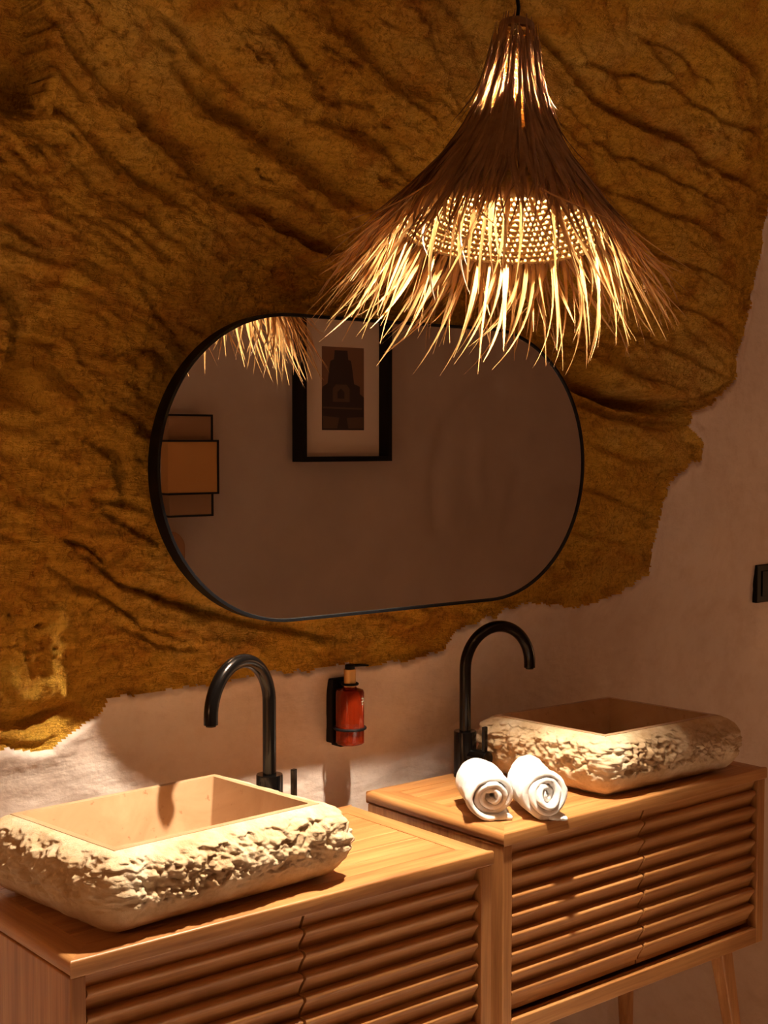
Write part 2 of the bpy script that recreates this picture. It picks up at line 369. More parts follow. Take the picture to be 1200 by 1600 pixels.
def build_wall():
    def ax(parts):
        out = [parts[0][0]]
        for a, b, st in parts:
            n = max(1, int(round((b-a)/st))); out += list(np.linspace(a, b, n+1)[1:])
        return np.array(out)
    xs = ax([(-1.5, .98, .08), (.98, 3.66, .0042), (3.66, 6.5, .09)])
    zs = ax([(-1.66, -.95, .03), (-.95, .98, .0042), (.98, 1.34, .02)])
    X, Zr = np.meshgrid(xs, zs); nx, nz = len(xs), len(zs)
    a = to_wall(140, 65); b = to_wall(425, 322); L = math.dist(a, b); tx, tz = (b[0]-a[0])/L, (b[1]-a[1])/L
    wx = X + .05*perlin(X*3, Zr*3, 1.5); wz = Zr + .05*perlin(X*3, Zr*3, 8.5)
    s = wx*tx + wz*tz; p = -wx*tz + wz*tx
    # rock relief
    upz = sstep(-.15, .25, Zr + .12*perlin(X*2, Zr*2, 3.1))
    rightm = sstep(2.2, 2.7, X)
    d = .022*perlin(X*1.7, Zr*1.7, .3) + .010*perlin(X*4.3, Zr*4.3, 7.7)
    str_ = .35 + .65*np.maximum(upz, rightm)
    d = d + str_*(.024*ridged(s*1.6, p*7.5, 2.2) + .013*ridged(s*4.0, p*21, 4.4) + .0040*perlin(s*9, p*55, 1.1) + .0025*perlin(s*20, p*100, 21.1))
    s2 = wx*.35 + wz*.93; p2 = -wx*.93 + wz*.35
    low = (1-rightm)*(1-.5*upz)
    d = d + low*(.0060*ridged(s2*7, p2*22, 5.5) + .0040*perlin(s2*22, p2*60, 6.6) + .0020*perlin(s2*40, p2*100, 16.6))
    iso = .0100*ridged(X*13, Zr*17, 9.1, 3) + .0065*fbm(X*30, Zr*34, 2.7, 3) + .0012*perlin(X*95, Zr*95, .7)
    d = d + (iso + .0030*ridged(X*60+2*perlin(X*20, Zr*20, 1.), Zr*60, 77.1, 2))*(.95+.6*perlin(X*2.2, Zr*2.2, 12.5))
    for pts, dep, w in GROOVES:
        P = [to_wall(*q) for q in pts]
        dist, t, side = seg_dist(X + .008*perlin(X*14, Zr*14, 4.2), Zr + .008*perlin(X*14, Zr*14, 14.2), P)
        env = np.sin(np.pi*np.clip(t*.92+.04, 0, 1))**.5
        ww = w*np.where(side > 0, .55, 1.35)
        d = d + (1.5*dep if dep > 0 else dep)*env*np.exp(-(dist/ww)**2)
    for u, v, r, dep in HOLES:
        hx, hz = to_wall(u, v); d = d + dep*np.exp(-((X-hx)**2+(Zr-hz)**2)/r**2)
    # plaster mask from the ragged edge
    jx = X + .011*fbm(X*19, Zr*19, 3.3, 3, .55) + .0020*perlin(X*70, Zr*70, 2.0); jz = Zr + .011*fbm(X*19, Zr*19, 23.3, 3, .55) + .0020*perlin(X*70, Zr*70, 7.0)
    poly = [to_wall(*q) for q in ROCK_EDGE]; poly = [(-3, poly[0][1])] + poly + [(poly[-1][0], 3), (-3, 3)]
    inside = np.zeros(X.shape, bool)
    for (x1, z1), (x2, z2) in zip(poly, poly[1:]+poly[:1]):
        c = (z1 > jz) != (z2 > jz)
        with np.errstate(divide='ignore', invalid='ignore'):
            inside ^= c & (jx < (x2-x1)*(jz-z1)/(z2-z1+1e-12)+x1)
    edge = [p_ for p_ in poly[1:-2]]
    de, _, _ = seg_dist(jx, jz, edge)
    tl = [to_wall(*q) for q in [(-200, -100), (72, -60), (84, 30), (82, 110), (72, 158), (30, 165), (-200, 170)]]
    ins2 = np.zeros(X.shape, bool)
    for (x1, z1), (x2, z2) in zip(tl, tl[1:]+tl[:1]):
        c = (z1 > jz) != (z2 > jz)
        ins2 ^= c & (jx < (x2-x1)*(jz-z1)/(z2-z1+1e-12)+x1)
    pd = .012*perlin(X*2.6, Zr*2.6, 5.9) + .005*perlin(X*7, Zr*8, 2.9) + .0016*fbm(X*18, Zr*30, 8.8, 3)
    big = .022*perlin(X*1.7, Zr*1.7, .3)
    fade = sstep(0.0, .16, de)                         # both surfaces meet at the edge
    edgelvl = big*.7 + .004
    rockd = edgelvl*(1-fade) + d*fade + (1-fade)*(d-big)*.75*sstep(.0, .022, de)
    lip = .014*(de/.010)*np.exp(-(de/.014)**2) * (.4+.6*sstep(-.45, -.2, Zr))
    plad = edgelvl*(1-fade) + pd*fade - .001 - .005*sstep(0, .010, de)*(1-sstep(.01, .05, de))
    rockd = np.where(ins2, .10 + pd, rockd)
    Dp = np.where(inside, rockd + lip + .001, plad)
    Y = ybase(X, Zr) + Dp
    # clear of the mirror's back
    mx = np.clip(np.abs(X-1.925)-.31, 0, None); mr = np.hypot(mx, Zr+.052)
    need = 2.312*(1-sstep(.30, .36, mr)) - 9*sstep(.30, .36, mr)
    Y = np.maximum(Y, np.where(mr < .36, 2.312 - .03*sstep(.31, .36, mr), -9))
    Y = Y - .22*np.clip(1-(Zr+1.66)/.30, 0, 1)**2.2
    V = np.stack([X, Y, Zr + CZ], -1).reshape(-1, 3)
    idx = np.arange(nx*nz).reshape(nz, nx)
    Fq = np.stack([idx[:-1, :-1], idx[:-1, 1:], idx[1:, 1:], idx[1:, :-1]], -1).reshape(-1, 4)
    fin = inside[:-1, :-1].ravel()
    def sub(mask):
        f = Fq[mask]; used, inv = np.unique(f, return_inverse=True)
        return V[used], inv.reshape(-1, 4)
    v, f = sub(~fin); wb = mesh_obj('wall_back', v, f, M_plaster); tag(wb, kind='structure')
    v, f = sub(fin); rf = mesh_obj('rock_face', v, f, M_rock, wb); rf['label'] = 'rough ochre cave rock with diagonal pick grooves'
    return X, Y, Zr
WX, WY, WZ = build_wall()
def wall_y(x, zr):
    i = int(np.argmin(np.abs(WX[0]-x))); j = int(np.argmin(np.abs(WZ[:, 0]-zr))); return float(WY[j, i])

def struct_box(name, lo, hi, m):
    o = box(name, lo, hi, m, None, 0); tag(o, kind='structure'); return o
M_cement = mat('microcement', (0.42, 0.31, 0.24), 0.7)
_t = NT(M_cement); _t.color(_t.ramp(_t.noise(_t.coord(), 3, 5, 0.6), [(0.3, (0.62, 0.50, 0.42)), (0.7, (0.72, 0.60, 0.52))]))
struct_box('floor', (-1.6, -0.8, -0.1), (6.6, 2.55, 0), M_cement)
struct_box('ceiling', (-1.6, -0.8, 2.95), (6.6, 2.6, 3.05), M_plaster)
struct_box('wall_left', (-1.6, -0.8, 0), (-1.5, 2.6, 3.0), M_plaster)
struct_box('wall_right', (6.45, -0.8, 0), (6.6, 2.6, 3.0), M_plaster)
YO = -0.70
def wall_front():
    xs = np.linspace(-1.6, 6.6, 330); zs = np.linspace(-1.66, 1.34, 150); X, Zr = np.meshgrid(xs, zs)
    D = .018*perlin(X*1.3, Zr*1.3, 31.) + .005*perlin(X*4, Zr*4, 33.)
    # arch-shaped relief in the plaster (seen in the mirror)
    arch = [(4.72, -.42), (4.70, -.18), (4.78, .08), (4.92, .22), (5.12, .27)]
    dd, t, s_ = seg_dist(X + .02*perlin(X*5, Zr*5, 1.), Zr, arch); D -= .022*np.exp(-(dd/.05)**2)
    dd, t, s_ = seg_dist(X, Zr, [(5.0, .02), (4.98, -.16), (5.02, -.3)]); D += .014*np.exp(-(dd/.05)**2)
    dd, t, s_ = seg_dist(X, Zr, [(5.45, .04), (5.75, .12)]); D -= .014*np.exp(-(dd/.05)**2)
    dd, t, s_ = seg_dist(X, Zr, [(5.3, -.16), (5.2, -.5)]); D -= .01*np.exp(-(dd/.05)**2)
    near = np.maximum((np.abs(X-3.2) < .45)*(np.abs(Zr) < .7), (np.abs(X-4.07) < .45)*(np.abs(Zr-.25) < .6))
    D = np.where(near, np.minimum(D, -.004), D)
    V = np.stack([X, YO-.005+D, Zr+CZ], -1).reshape(-1, 3)
    idx = np.arange(X.size).reshape(X.shape)
    Fq = np.stack([idx[:-1, :-1], idx[1:, :-1], idx[1:, 1:], idx[:-1, 1:]], -1).reshape(-1, 4)
    tag(mesh_obj('wall_front', V, Fq, M_plaster_dim), kind='structure')
wall_front()

# ------------------------------------------------------------------ cabinets
TOPZ = 0.88; TT = 0.028; W = 0.884; DP = 0.438
def bevel_long(bm, test, off, seg=4):
    es = [e for e in bm.edges if test((e.verts[0].co+e.verts[1].co)/2, (e.verts[1].co-e.verts[0].co))]
    bmesh.ops.bevel(bm, geom=es, offset=off, segments=seg, profile=0.5, affect='EDGES', clamp_overlap=True)
def make_cabinet(x0, y0, label):
    c = thing('slatted_cabinet', (x0+W/2, y0+DP/2, 0), label, 'cabinet', 'slatted teak cabinets under the mirror')
    hx, hy = W/2, DP/2; bw = 0.052
    # mitred border of the top
    def board(poly, test, m, off):
        bm = prism_bm(poly, TT, 'z', TOPZ-TT)
        bevel_long(bm, test, off, 4)
        o = bm_obj('top_board', bm, m, c, True); sharp(o, 40)
    g = 0.0004
    board([(-hx, -hy), (hx, -hy), (hx-bw, -hy+bw), (-hx+bw, -hy+bw)], lambda q, d: abs(q.y+hy) < 1e-4 and abs(d.x) > .1, M_wx, .004)
    board([(-hx, hy), (-hx+bw, hy-bw), (hx-bw, hy-bw), (hx, hy)], lambda q, d: abs(q.y-hy) < 1e-4 and abs(d.x) > .1, M_wx, .004)
    board([(-hx, -hy), (-hx+bw, -hy+bw), (-hx+bw, hy-bw), (-hx, hy)], lambda q, d: abs(q.x+hx) < 1e-4 and abs(d.y) > .1, M_wy, .012)
    board([(hx, -hy), (hx, hy), (hx-bw, hy-bw), (hx-bw, -hy+bw)], lambda q, d: abs(q.x-hx) < 1e-4 and abs(d.y) > .1, M_wy, .012)
    n = 6; iw = (2*(hy-bw))/n
    pl = None
    for i in range(n):
        ya = -hy+bw+i*iw
        if pl is None:
            pl = box('plank', (-hx+bw+.0006, 0.0005, TOPZ-TT+.002), (hx-bw-.0006, iw-.0005, TOPZ-.0003), M_wx, c, 0.0012, 1); q = pl
        else:
            q = pl.copy(); C.objects.link(q); q.parent = c
        q.location = (0, ya, 0)
    zt = TOPZ-TT; zb = 0.455; sp = 0.026; fy = -hy+.004
    box('side_panel', (-hx+.002, fy, zb), (-hx+.002+sp, hy-.004, zt), M_wz, c, .002)
    box('side_panel', (hx-.002-sp, fy, zb), (hx-.002, hy-.004, zt), M_wz, c, .002)
    box('bottom_rail', (-hx+.002+sp, fy, zb), (hx-.002-sp, fy+.024, zb+.036), M_wx, c, .002)
    box('bottom_panel', (-hx+.028, fy+.024, zb+.008), (hx-.028, hy-.02, zb+.024), M_wx, c, .001)
    box('back_panel', (-hx+.028, hy-.02, zb+.002), (hx-.028, hy-.008, zt), M_wx, c, .001)
    # doors
    dx0, dx1 = -hx+.002+sp+.003, hx-.002-sp-.003; mid = 0.0; dz0, dz1 = zb+.043, zt-.003
    fr = fy + .016
    prof = [(0.012, 0.0), (-.004, 0.0002), (-.0090, -.0008), (-.0115, -.0030), (-.0120, -.0060), (-.0108, -.0090), (-.0075, -.0130), (-.0030, -.0200), (0.0030, -.0300), (0.0065, -.0388), (.012, -.0388)]
    pitch = .0395
    for (a, b) in ((dx0, mid-.0015), (mid+.0015, dx1)):
        door = box('door', (a, fr+.010, dz0), (b, fr+.024, dz1), M_wx, c, .001, 1)
        w = b-a
        bm = prism_bm([(y, z) for y, z in prof], w-.003, 'x', 0.0)
        s0 = bm_obj('slat', bm, M_wx, door, True); sharp(s0, 50)
        z = dz1-.024
        s0.location = (a+.0015, fr, z)
        for k in range(1, 8):
            q = s0.copy(); C.objects.link(q); q.parent = door; q.location = (a+.0015, fr, z-k*pitch)
        # the cut first slat right under the top
        bm = prism_bm([(-.0075, -.001), (-.0015, -.016), (.0015, -.0235), (.010, -.0235), (.010, -.001)], w-.003, 'x', a+.0015)
        q = bm_obj('slat', bm, M_wx, door); q.location = (0, fr, dz1)
    for sx in (-1, 1):
        for sy in (-1, 1):
            tx_, ty_ = sx*(hx-.085), sy*(hy-.07); bx_, by_ = sx*(hx-.02), sy*(hy-.03)
            V = []
            for (cx, cy, cz, r) in ((bx_, by_, 0, .011), (tx_, ty_, zb+.002, .021)):
                V += [(cx-r, cy-r, cz), (cx+r, cy-r, cz), (cx+r, cy+r, cz), (cx-r, cy+r, cz)]
            bm = bmesh.new(); vv = [bm.verts.new(v) for v in V]
            for f in ((3, 2, 1, 0), (4, 5, 6, 7), (0, 1, 5, 4), (1, 2, 6, 5), (2, 3, 7, 6), (3, 0, 4, 7)): bm.faces.new([vv[i] for i in f])
            bmesh.ops.bevel(bm, geom=bm.edges[:], offset=.004, segments=2, profile=.5, affect='EDGES')
            bm_obj('leg', bm, M_wz, c)
    return c
C1X, C1Y = 0.930, 1.862
C2X, C2Y = 1.908, 1.930
make_cabinet(C1X, C1Y, 'slatted teak cabinet at the left, nearer the camera, carrying only a stone basin')
make_cabinet(C2X, C2Y, 'slatted teak cabinet at the right, carrying two rolled towels and a stone basin')

# ------------------------------------------------------------------ stone basins
def make_sink(quad, zoff, H, bul, seed, label, depth=.088):
    """quad: rim corners (front-left, front-right, back-right, back-left) in world xy"""
    q = [Vector(p) for p in quad]; cen = sum(q, Vector((0, 0)))/4
    t = thing('stone_basin', (cen.x, cen.y, TOPZ), label, 'basin', 'rough-sided stone vessel basins')
    q = [p-cen for p in q]
    per = []
    for i in range(4):
        a, b = q[i], q[(i+1) % 4]; e = (b-a).normalized(); n = Vector((e.y, -e.x)); n2e = (q[(i+2) % 4]-b).normalized(); n2 = Vector((n2e.y, -n2e.x))
        L = (b-a).length; N = int(L/.0030)
        for k in range(N): per.append((a+(b-a)*(k/N), n, i + k/N, min(k/N, 1-k/N)*L))
        for k in range(9):
            f = k/9; ang = math.atan2(n.y, n.x); da = (math.atan2(n2.y, n2.x)-ang) % (2*math.pi)
            per.append((b, Vector((math.cos(ang+da*f), math.sin(ang+da*f))), i+1.0, 0.0))
    P = np.array([(p.x, p.y) for p, *_ in per]); Nn = np.array([(n.x, n.y) for _, n, *_ in per]); E = np.array([e for *_, e in per])
    side = np.array([bul[int(s) % 4] for _, _, s, _ in per])
    # smooth the change of bulge from side to side
    k = np.hanning(41); k /= k.sum(); side = np.convolve(np.concatenate([side[-20:], side, side[:20]]), k, 'valid')
    rows = 78; T = np.linspace(0, 1, rows)
    of = np.interp(T, [0, .03, .10, .22, .38, .55, .70, .82, .92, 1.0], [.006, .012, .028, .050, .064, .068, .062, .046, .024, .0])
    zz = np.interp(T, [0, .03, .10, .22, .38, .55, .70, .82, .92, 1.0], [1.0, .995, .96, .86, .70, .52, .34, .18, .06, .0])*H
    of = np.convolve(np.pad(of, 4, 'edge'), np.ones(9)/9, 'valid'); zz = np.convolve(np.pad(zz, 4, 'edge'), np.ones(9)/9, 'valid'); zz[0] = H; of[0] = .006; zz[-1] = 0
    scale = side[None, :]/.066
    OF = of[:, None]*scale
    # base pulled in a little under the rim
    OF = OF - .004*(T[:, None] > .93)
    X = P[None, :, 0]+Nn[None, :, 0]*OF; Y = P[None, :, 1]+Nn[None, :, 1]*OF; Z = np.broadcast_to(zz[:, None], X.shape)
    n0 = perlin((X+seed)*45, (Y+seed)*45, Z*45)
    f1, f2, cell = worley((X+seed+.004*n0)*50, (Y+seed)*50, Z*62+.4*n0)
    g1, g2, cell2 = worley((X+seed)*115, (Y+seed)*115, Z*130)
    n1 = fbm((X+seed)*14, (Y+seed)*14, Z*22, 4, .55)
    band = sstep(.05, .25, T)*(1-sstep(.60, .78, T)); band = band[:, None]*(.65+.45*np.clip(perlin((X+seed)*9, (Y+seed)*9, Z*9)+.3, 0, 1))
    rough = .0095*(cell-.5) - .008*np.clip(f1-.35, 0, 1) + .004*ridged((X+seed)*32, (Y+seed)*32, Z*44, 3) + .0045*(cell2-.5) - .0035*np.clip(g1-.3, 0, 1) + .005*n1 + .0025*ridged((X+seed)*60, (Y+seed)*60, Z*60, 2)
    soft = .0035*n1 + .0012*perlin((X+seed)*50, (Y+seed)*50, Z*50)
    edge = sstep(.0, .06, T)[:, None]*(1-sstep(.95, 1.0, T))[:, None]
    D = edge*(band*rough*1.25 + (1-band)*soft)
    Z = Z + edge*band*.004*perlin((X+seed)*30, (Y+seed)*30, Z*30+7)
    X = X + Nn[None, :, 0]*D; Y = Y + Nn[None, :, 1]*D
    V = np.stack([X, Y, Z], -1).reshape(-1, 3); n = len(per)
    idx = np.arange(rows*n).reshape(rows, n); nxt = np.roll(idx, -1, axis=1)
    Fq = np.stack([idx[:-1], idx[1:], nxt[1:], nxt[:-1]], -1).reshape(-1, 4)
    body = mesh_obj('rough_body', V, Fq, M_stone, t)
    # basin: flat rim then sloping walls and floor
    def ring(off, z):
        out = []
        for i in range(4):
            a, b, c_ = q[(i-1) % 4], q[i], q[(i+1) % 4]; e1 = (b-a).normalized(); e2 = (c_-b).normalized()
            m1 = Vector((-e1.y, e1.x)); m2 = Vector((-e2.y, e2.x)); mm = (m1+m2)/(1+m1.dot(m2))
            p = b+mm*off; out.append((p.x, p.y, z))
        return out
    bm = bmesh.new()
    lev = [(-.0065, H-.004), (-.0065, H+.0005), (.0065, H+.0005), (.030, H-depth), (.036, H-depth-.004), (.10, H-depth-.008)]
    R = [[bm.verts.new(v) for v in ring(o_, z)] for o_, z in lev]
    for a, b in zip(R[:-1], R[1:]):
        for i in range(4):
            j = (i+1) % 4; bm.faces.new((a[i], a[j], b[j], b[i]))
    bm.faces.new(R[-1])
    es = [e for e in bm.edges if abs(e.verts[0].co.z-e.verts[1].co.z) > .03 or (e.verts[0].co.z < H-depth+.001 and e.verts[1].co.z < H-depth+.001 and abs(e.verts[0].co.z-e.verts[1].co.z) < 1e-5 and e.verts[0].co.z > H-depth-.005)]
    bmesh.ops.bevel(bm, geom=es, offset=.006, segments=3, profile=.5, affect='EDGES', clamp_overlap=True)
    bmesh.ops.recalc_face_normals(bm, faces=bm.faces)
    b_ = bm_obj('basin', bm, M_basin, t, True); sharp(b_, 30)
    if b_.data.polygons[0].normal.z < -.5: pass
    lathe('drain', [(.0, .0), (.021, .0), (.0215, .002), (.018, .003), (.0, .0032)], M_black, t, 24, (0, 0, H-depth-.008))
    return t
make_sink([(1.043, 1.927), (1.450, 1.947), (1.425, 2.237), (1.010, 2.222)], 0, .135, [.056, .066, .045, .060], 3.3,
          'rough-sided cream stone basin at the left, beside the left faucet', .088)
make_sink([(2.285, 1.997), (2.655, 1.985), (2.632, 2.290), (2.258, 2.308)], 0, .135, [.050, .066, .040, .046], 11.7,
          'rough-sided cream stone basin at the right, behind the rolled towels', .105)

# ------------------------------------------------------------------ faucets
def make_faucet(x, y, ang, label, bh, zc, hang=-70):
    t = thing('faucet', (x, y, TOPZ), label, 'faucet', 'black gooseneck faucets')
    lathe('base', [(.0, 0), (.0265, 0), (.0265, bh-.002), (.0255, bh), (.0, bh)], M_black, t, 40)
    R = .094; d = Vector((math.cos(math.radians(ang)), math.sin(math.radians(ang)), 0))
    path = [Vector((0, 0, bh-.001)), Vector((0, 0, .16)), Vector((0, 0, .2))]
    for k in range(0, 33):
        a = math.pi*k/32; path.append(d*(R-R*math.cos(a))+Vector((0, 0, zc+R*math.sin(a))))
    path.append(d*(2*R)+Vector((0, 0, zc-.012)))
    tube('spout', path, .0135, M_black, t, 28)
    tip = d*(2*R)+Vector((0, 0, zc-.0125))
    lathe('aerator', [(.0, .001), (.0095, .001), (.0095, -.003), (.0, -.003)], mat('dark_mesh', (.01, .01, .01), .6), t, 24, tuple(tip))
    h = Vector((math.cos(math.radians(hang)), math.sin(math.radians(hang)), 0))
    hz = Vector((0, 0, bh-.057))
    tube('handle', [h*.018+hz, h*.066+hz, h*.068+hz], [.0185, .0185, .0175], M_black, t, 32)
    c0 = h*.058+hz+Vector((0, 0, .012)); s_ = h.cross(Vector((0, 0, 1)))
    bm = bmesh.new(); vs_ = []
    for zz_ in (0, .062):
        for a_, b_ in ((-.0035, -.006), (.0035, -.006), (.0035, .006), (-.0035, .006)):
            vs_.append(bm.verts.new(c0+h*a_*1.2+s_*b_+Vector((0, 0, zz_))))
    for f in ((3, 2, 1, 0), (4, 5, 6, 7), (0, 1, 5, 4), (1, 2, 6, 5), (2, 3, 7, 6), (3, 0, 4, 7)): bm.faces.new([vs_[i] for i in f])
    bmesh.ops.recalc_face_normals(bm, faces=bm.faces)
    bmesh.ops.bevel(bm, geom=bm.edges[:], offset=.0012, segments=2, profile=.5, affect='EDGES')
    bm_obj('lever', bm, M_black, t)
    return t
make_faucet(1.545, 2.222, 200, 'black gooseneck faucet at the left, spout over the left basin', .122, .266)
make_faucet(2.172, 2.327, -8, 'black gooseneck faucet at the right, standing behind the rolled towels', .107, .251, -82)

# ------------------------------------------------------------------ mirror
YM = 2.270; MCX = 1.919; MCZ = CZ-.054; MR = .313; MHX = .281
def stadium(r, n=48):
    out = []
    for k in range(n+1):
        a = -math.pi/2+math.pi*k/n; out.append((MHX+r*math.cos(a), r*math.sin(a)))
    for k in range(n+1):
        a = math.pi/2+math.pi*k/n; out.append((-MHX+r*math.cos(a), r*math.sin(a)))
    return out
mir = thing('pill_mirror', (MCX, YM, MCZ), 'pill-shaped wall mirror in a thin black frame on the rock', 'mirror')
fr_prof = [(MR-.006, 0), (MR, 0), (MR, .036), (MR-.010, .036), (MR-.010, .006), (MR-.006, .002)]
V = []; Fc = []; n = len(stadium(1)); k_ = len(fr_prof)
for r, y in fr_prof: V += [(a, y, b) for a, b in stadium(r)]
for i in range(k_):
    for j in range(n):
        j2 = (j+1) % n; i2 = (i+1) % k_; Fc.append((i*n+j, i2*n+j, i2*n+j2, i*n+j2))
sharp(mesh_obj('frame', V, Fc, M_frame, mir))
bm = prism_bm([(a, b) for a, b in stadium(MR-.0055)], .004, 'y', .003); bm_obj('mirror_glass', bm, M_mirror, mir)
bm = prism_bm([(a, b) for a, b in stadium(MR-.011)], .006, 'y', .028); bm_obj('backing', bm, M_frame, mir)

# ------------------------------------------------------------------ soap dispenser and its holder
bx, bz0 = 1.888, CZ-.690
wy = wall_y(bx, -.60)
by = wy-.052
hold = thing('bottle_holder', (bx, wy, bz0), 'black wall holder clasping the amber soap bottle', 'holder')
box('back_plate', (-.026, -.020, .012), (.022, .004, .158), M_frame, hold, .003)
box('base_shelf', (-.018, -.040, .006), (.018, -.006, .014), M_frame, hold, .002)
ring = []
for k in range(41):
    a = math.pi*.5+2*math.pi*k/40; ring.append((.0345*math.cos(a), -.052+.0345*math.sin(a), .050))
tube('ring', ring, .0032, M_frame, hold, 10, False)
ring = []
for k in range(33):
    a = math.pi*.5+2*math.pi*k/32; ring.append((.017*math.cos(a), -.052+.017*math.sin(a), .149))
tube('neck_ring', ring, .003, M_frame, hold, 10, False)
box('neck_arm', (-.006, -.038, .1465), (.006, .0, .1515), M_frame, hold, .001)
bot = thing('soap_bottle', (bx, by, bz0+.014), 'amber pump bottle of soap held on the plaster wall', 'bottle')
def rrect_loft(name, rows, m, parent, n=40, p=4.0):
    V = []; Fc = []
    for rx, ry, z in rows:
        for k in range(n):
            a = 2*math.pi*k/n; c_, s_ = math.cos(a), math.sin(a); e = 2/p
            V.append((rx*math.copysign(abs(c_)**e, c_), ry*math.copysign(abs(s_)**e, s_), z))
    for i in range(len(rows)-1):
        for k in range(n):
            k2 = (k+1) % n; Fc.append((i*n+k, i*n+k2, (i+1)*n+k2, (i+1)*n+k))
    Fc.append(tuple(range(n-1, -1, -1))); Fc.append(tuple(range((len(rows)-1)*n, len(rows)*n)))
    return sharp(mesh_obj(name, V, Fc, m, parent), 40)
rrect_loft('bottle_body', [(.026, .026, 0), (.029, .029, .003), (.029, .029, .117), (.027, .027, .122), (.014, .014, .127), (.0125, .0125, .130)], M_amber, bot, 48, 2.8)
lathe('collar', [(0, .129), (.0135, .129), (.0135, .168), (.012, .169), (0, .169)], M_gold, bot, 32)
lathe('pump_head', [(0, .169), (.011, .169), (.011, .177), (.009, .179), (0, .179)], M_frame, bot, 28)
tube('nozzle', [(0, 0, .176), (.020, -.012, .1765), (.036, -.022, .1755)], [.0035, .003, .0022], M_frame, bot, 10)
# tiny printed lines of the label
def text_part(name, body, size, parent, loc, rot, m):
    cu = bpy.data.curves.new(name, 'FONT'); cu.body = body; cu.size = size; cu.align_x = 'CENTER'; cu.extrude = .0002; cu.materials.append(m)
    o = bpy.data.objects.new(name, cu); C.objects.link(o); o.parent = parent; o.location = loc; o.rotation_euler = rot; return o
# crest-like mark and short strokes, far too small to read
for i, (dx, dz, w_) in enumerate([(0, 0, .003), (.004, -.001, .002), (0, -.007, .0035), (.004, -.006, .0025), (.001, -.013, .003)]):
    box('print_mark', (.010+dx, -.0296, .103+dz), (.010+dx+w_, -.0285, .103+dz+.0035), M_label, bot, 0)

# ------------------------------------------------------------------ rolled towels
def make_towel(foot, direction, L, R, seed, label, flap, sq):
    t = thing('rolled_towel', (foot[0], foot[1], TOPZ), label, 'towel', 'rolled white hand towels')
    d = Vector((math.cos(math.radians(direction)), math.sin(math.radians(direction)), 0)); s_ = Vector((d.y, -d.x, 0))   # s_: to the right when looking along d
    turns = 3.4; th = R/turns/1.02
    n = 210; C_ = []
    for i in range(n+1):
        f = i/n; a = f*turns*2*math.pi; r = .0035+(R-.0035-th*.35)*f**.95
        C_.append((a, r))
    # sheet centre line in (s, z): ends at the bottom then runs out as a flat flap
    end = -math.pi/2
    pts = []
    for a, r in C_:
        ph = end-(turns*2*math.pi-a)*flap
        x_ = r*math.cos(ph)*sq[0]; z_ = r*math.sin(ph)*sq[1]
        pts.append((x_, z_))
    zmin = min(p[1] for p in pts)-th*.36
    sx = 1 if flap > 0 else -1
    lastx, lastz = pts[-1]
    for k in range(1, 17): pts.append((lastx+flap*k*.0026, lastz+.0008*math.sin(k*.7)))
    pts = np.array(pts); zmin = pts[:, 1].min()-th*.34
    pts[:, 1] -= zmin
    # thickness
    tg = np.gradient(pts, axis=0); tg /= np.linalg.norm(tg, axis=1)[:, None]; nm = np.stack([-tg[:, 1], tg[:, 0]], 1)
    m_ = len(pts); rows = 46
    hw = th*.47*(1-.14*np.abs(np.sin(np.arange(m_)*.21)))
    hw[0] *= .4; hw[-1] *= .6; hw[-2] *= .9
    A = pts+nm*hw[:, None]; B = pts-nm*hw[:, None]
    loop = np.concatenate([A, B[::-1]])
    U = np.linspace(0, 1, rows)
    V = np.zeros((rows, len(loop), 3))
    for j, u_ in enumerate(U):
        e = min(u_, 1-u_)*L
        sh = np.clip(e/.007, 0, 1)**.5
        cen = np.concatenate([pts, pts[::-1]])
        lp = cen+(loop-cen)*(.35+.65*sh)
        arc = np.concatenate([np.arange(m_), np.arange(m_)[::-1]])/m_
        dep = u_*L + (.010*np.sin(arc*19+seed)+.007*np.sin(arc*7+seed*2))*(1 if u_ < .5 else -1)*np.exp(-e/.03) + (.008*(1-arc))*np.exp(-e/.02)*(1 if u_ < .5 else -1)
        w1 = .0030*perlin(arc*16+seed, np.full(arc.shape, u_*5+.5), seed)+.0012*perlin(arc*60+seed, np.full(arc.shape, u_*16+.5), seed)
        lx = lp[:, 0]*(1+w1*34); lz = lp[:, 1]*(1+w1*24)
        for c_ in range(3): V[j, :, c_] = d[c_]*dep + s_[c_]*lx
        V[j, :, 2] += np.maximum(lz, .0008)
    idx = np.arange(rows*len(loop)).reshape(rows, -1); nxt = np.roll(idx, -1, 1)
    Fq = np.stack([idx[:-1], nxt[:-1], nxt[1:], idx[1:]], -1).reshape(-1, 4)
    # end faces of the sheet
    m2 = len(loop); caps = []
    for j in (0, rows-1):
        for i in range(m_-1):
            a_, b_, c_, e_ = idx[j, i], idx[j, i+1], idx[j, m2-2-i], idx[j, m2-1-i]
            caps.append((a_, b_, c_, e_) if j else (e_, c_, b_, a_))
    Fq = np.concatenate([Fq, np.array(caps)])
    mesh_obj('terry_roll', V.reshape(-1, 3), Fq, M_towel, t)
    return t
make_towel((1.948, 2.004), 56, .165, .052, 1.3, 'rolled white towel at the left of the pair, round spiral end', 1, (1.04, .96))
make_towel((2.036, 1.932), 62, .165, .052, 4.1, 'rolled white towel at the right of the pair, squashed end nearer the basin', 1, (.90, 1.04))

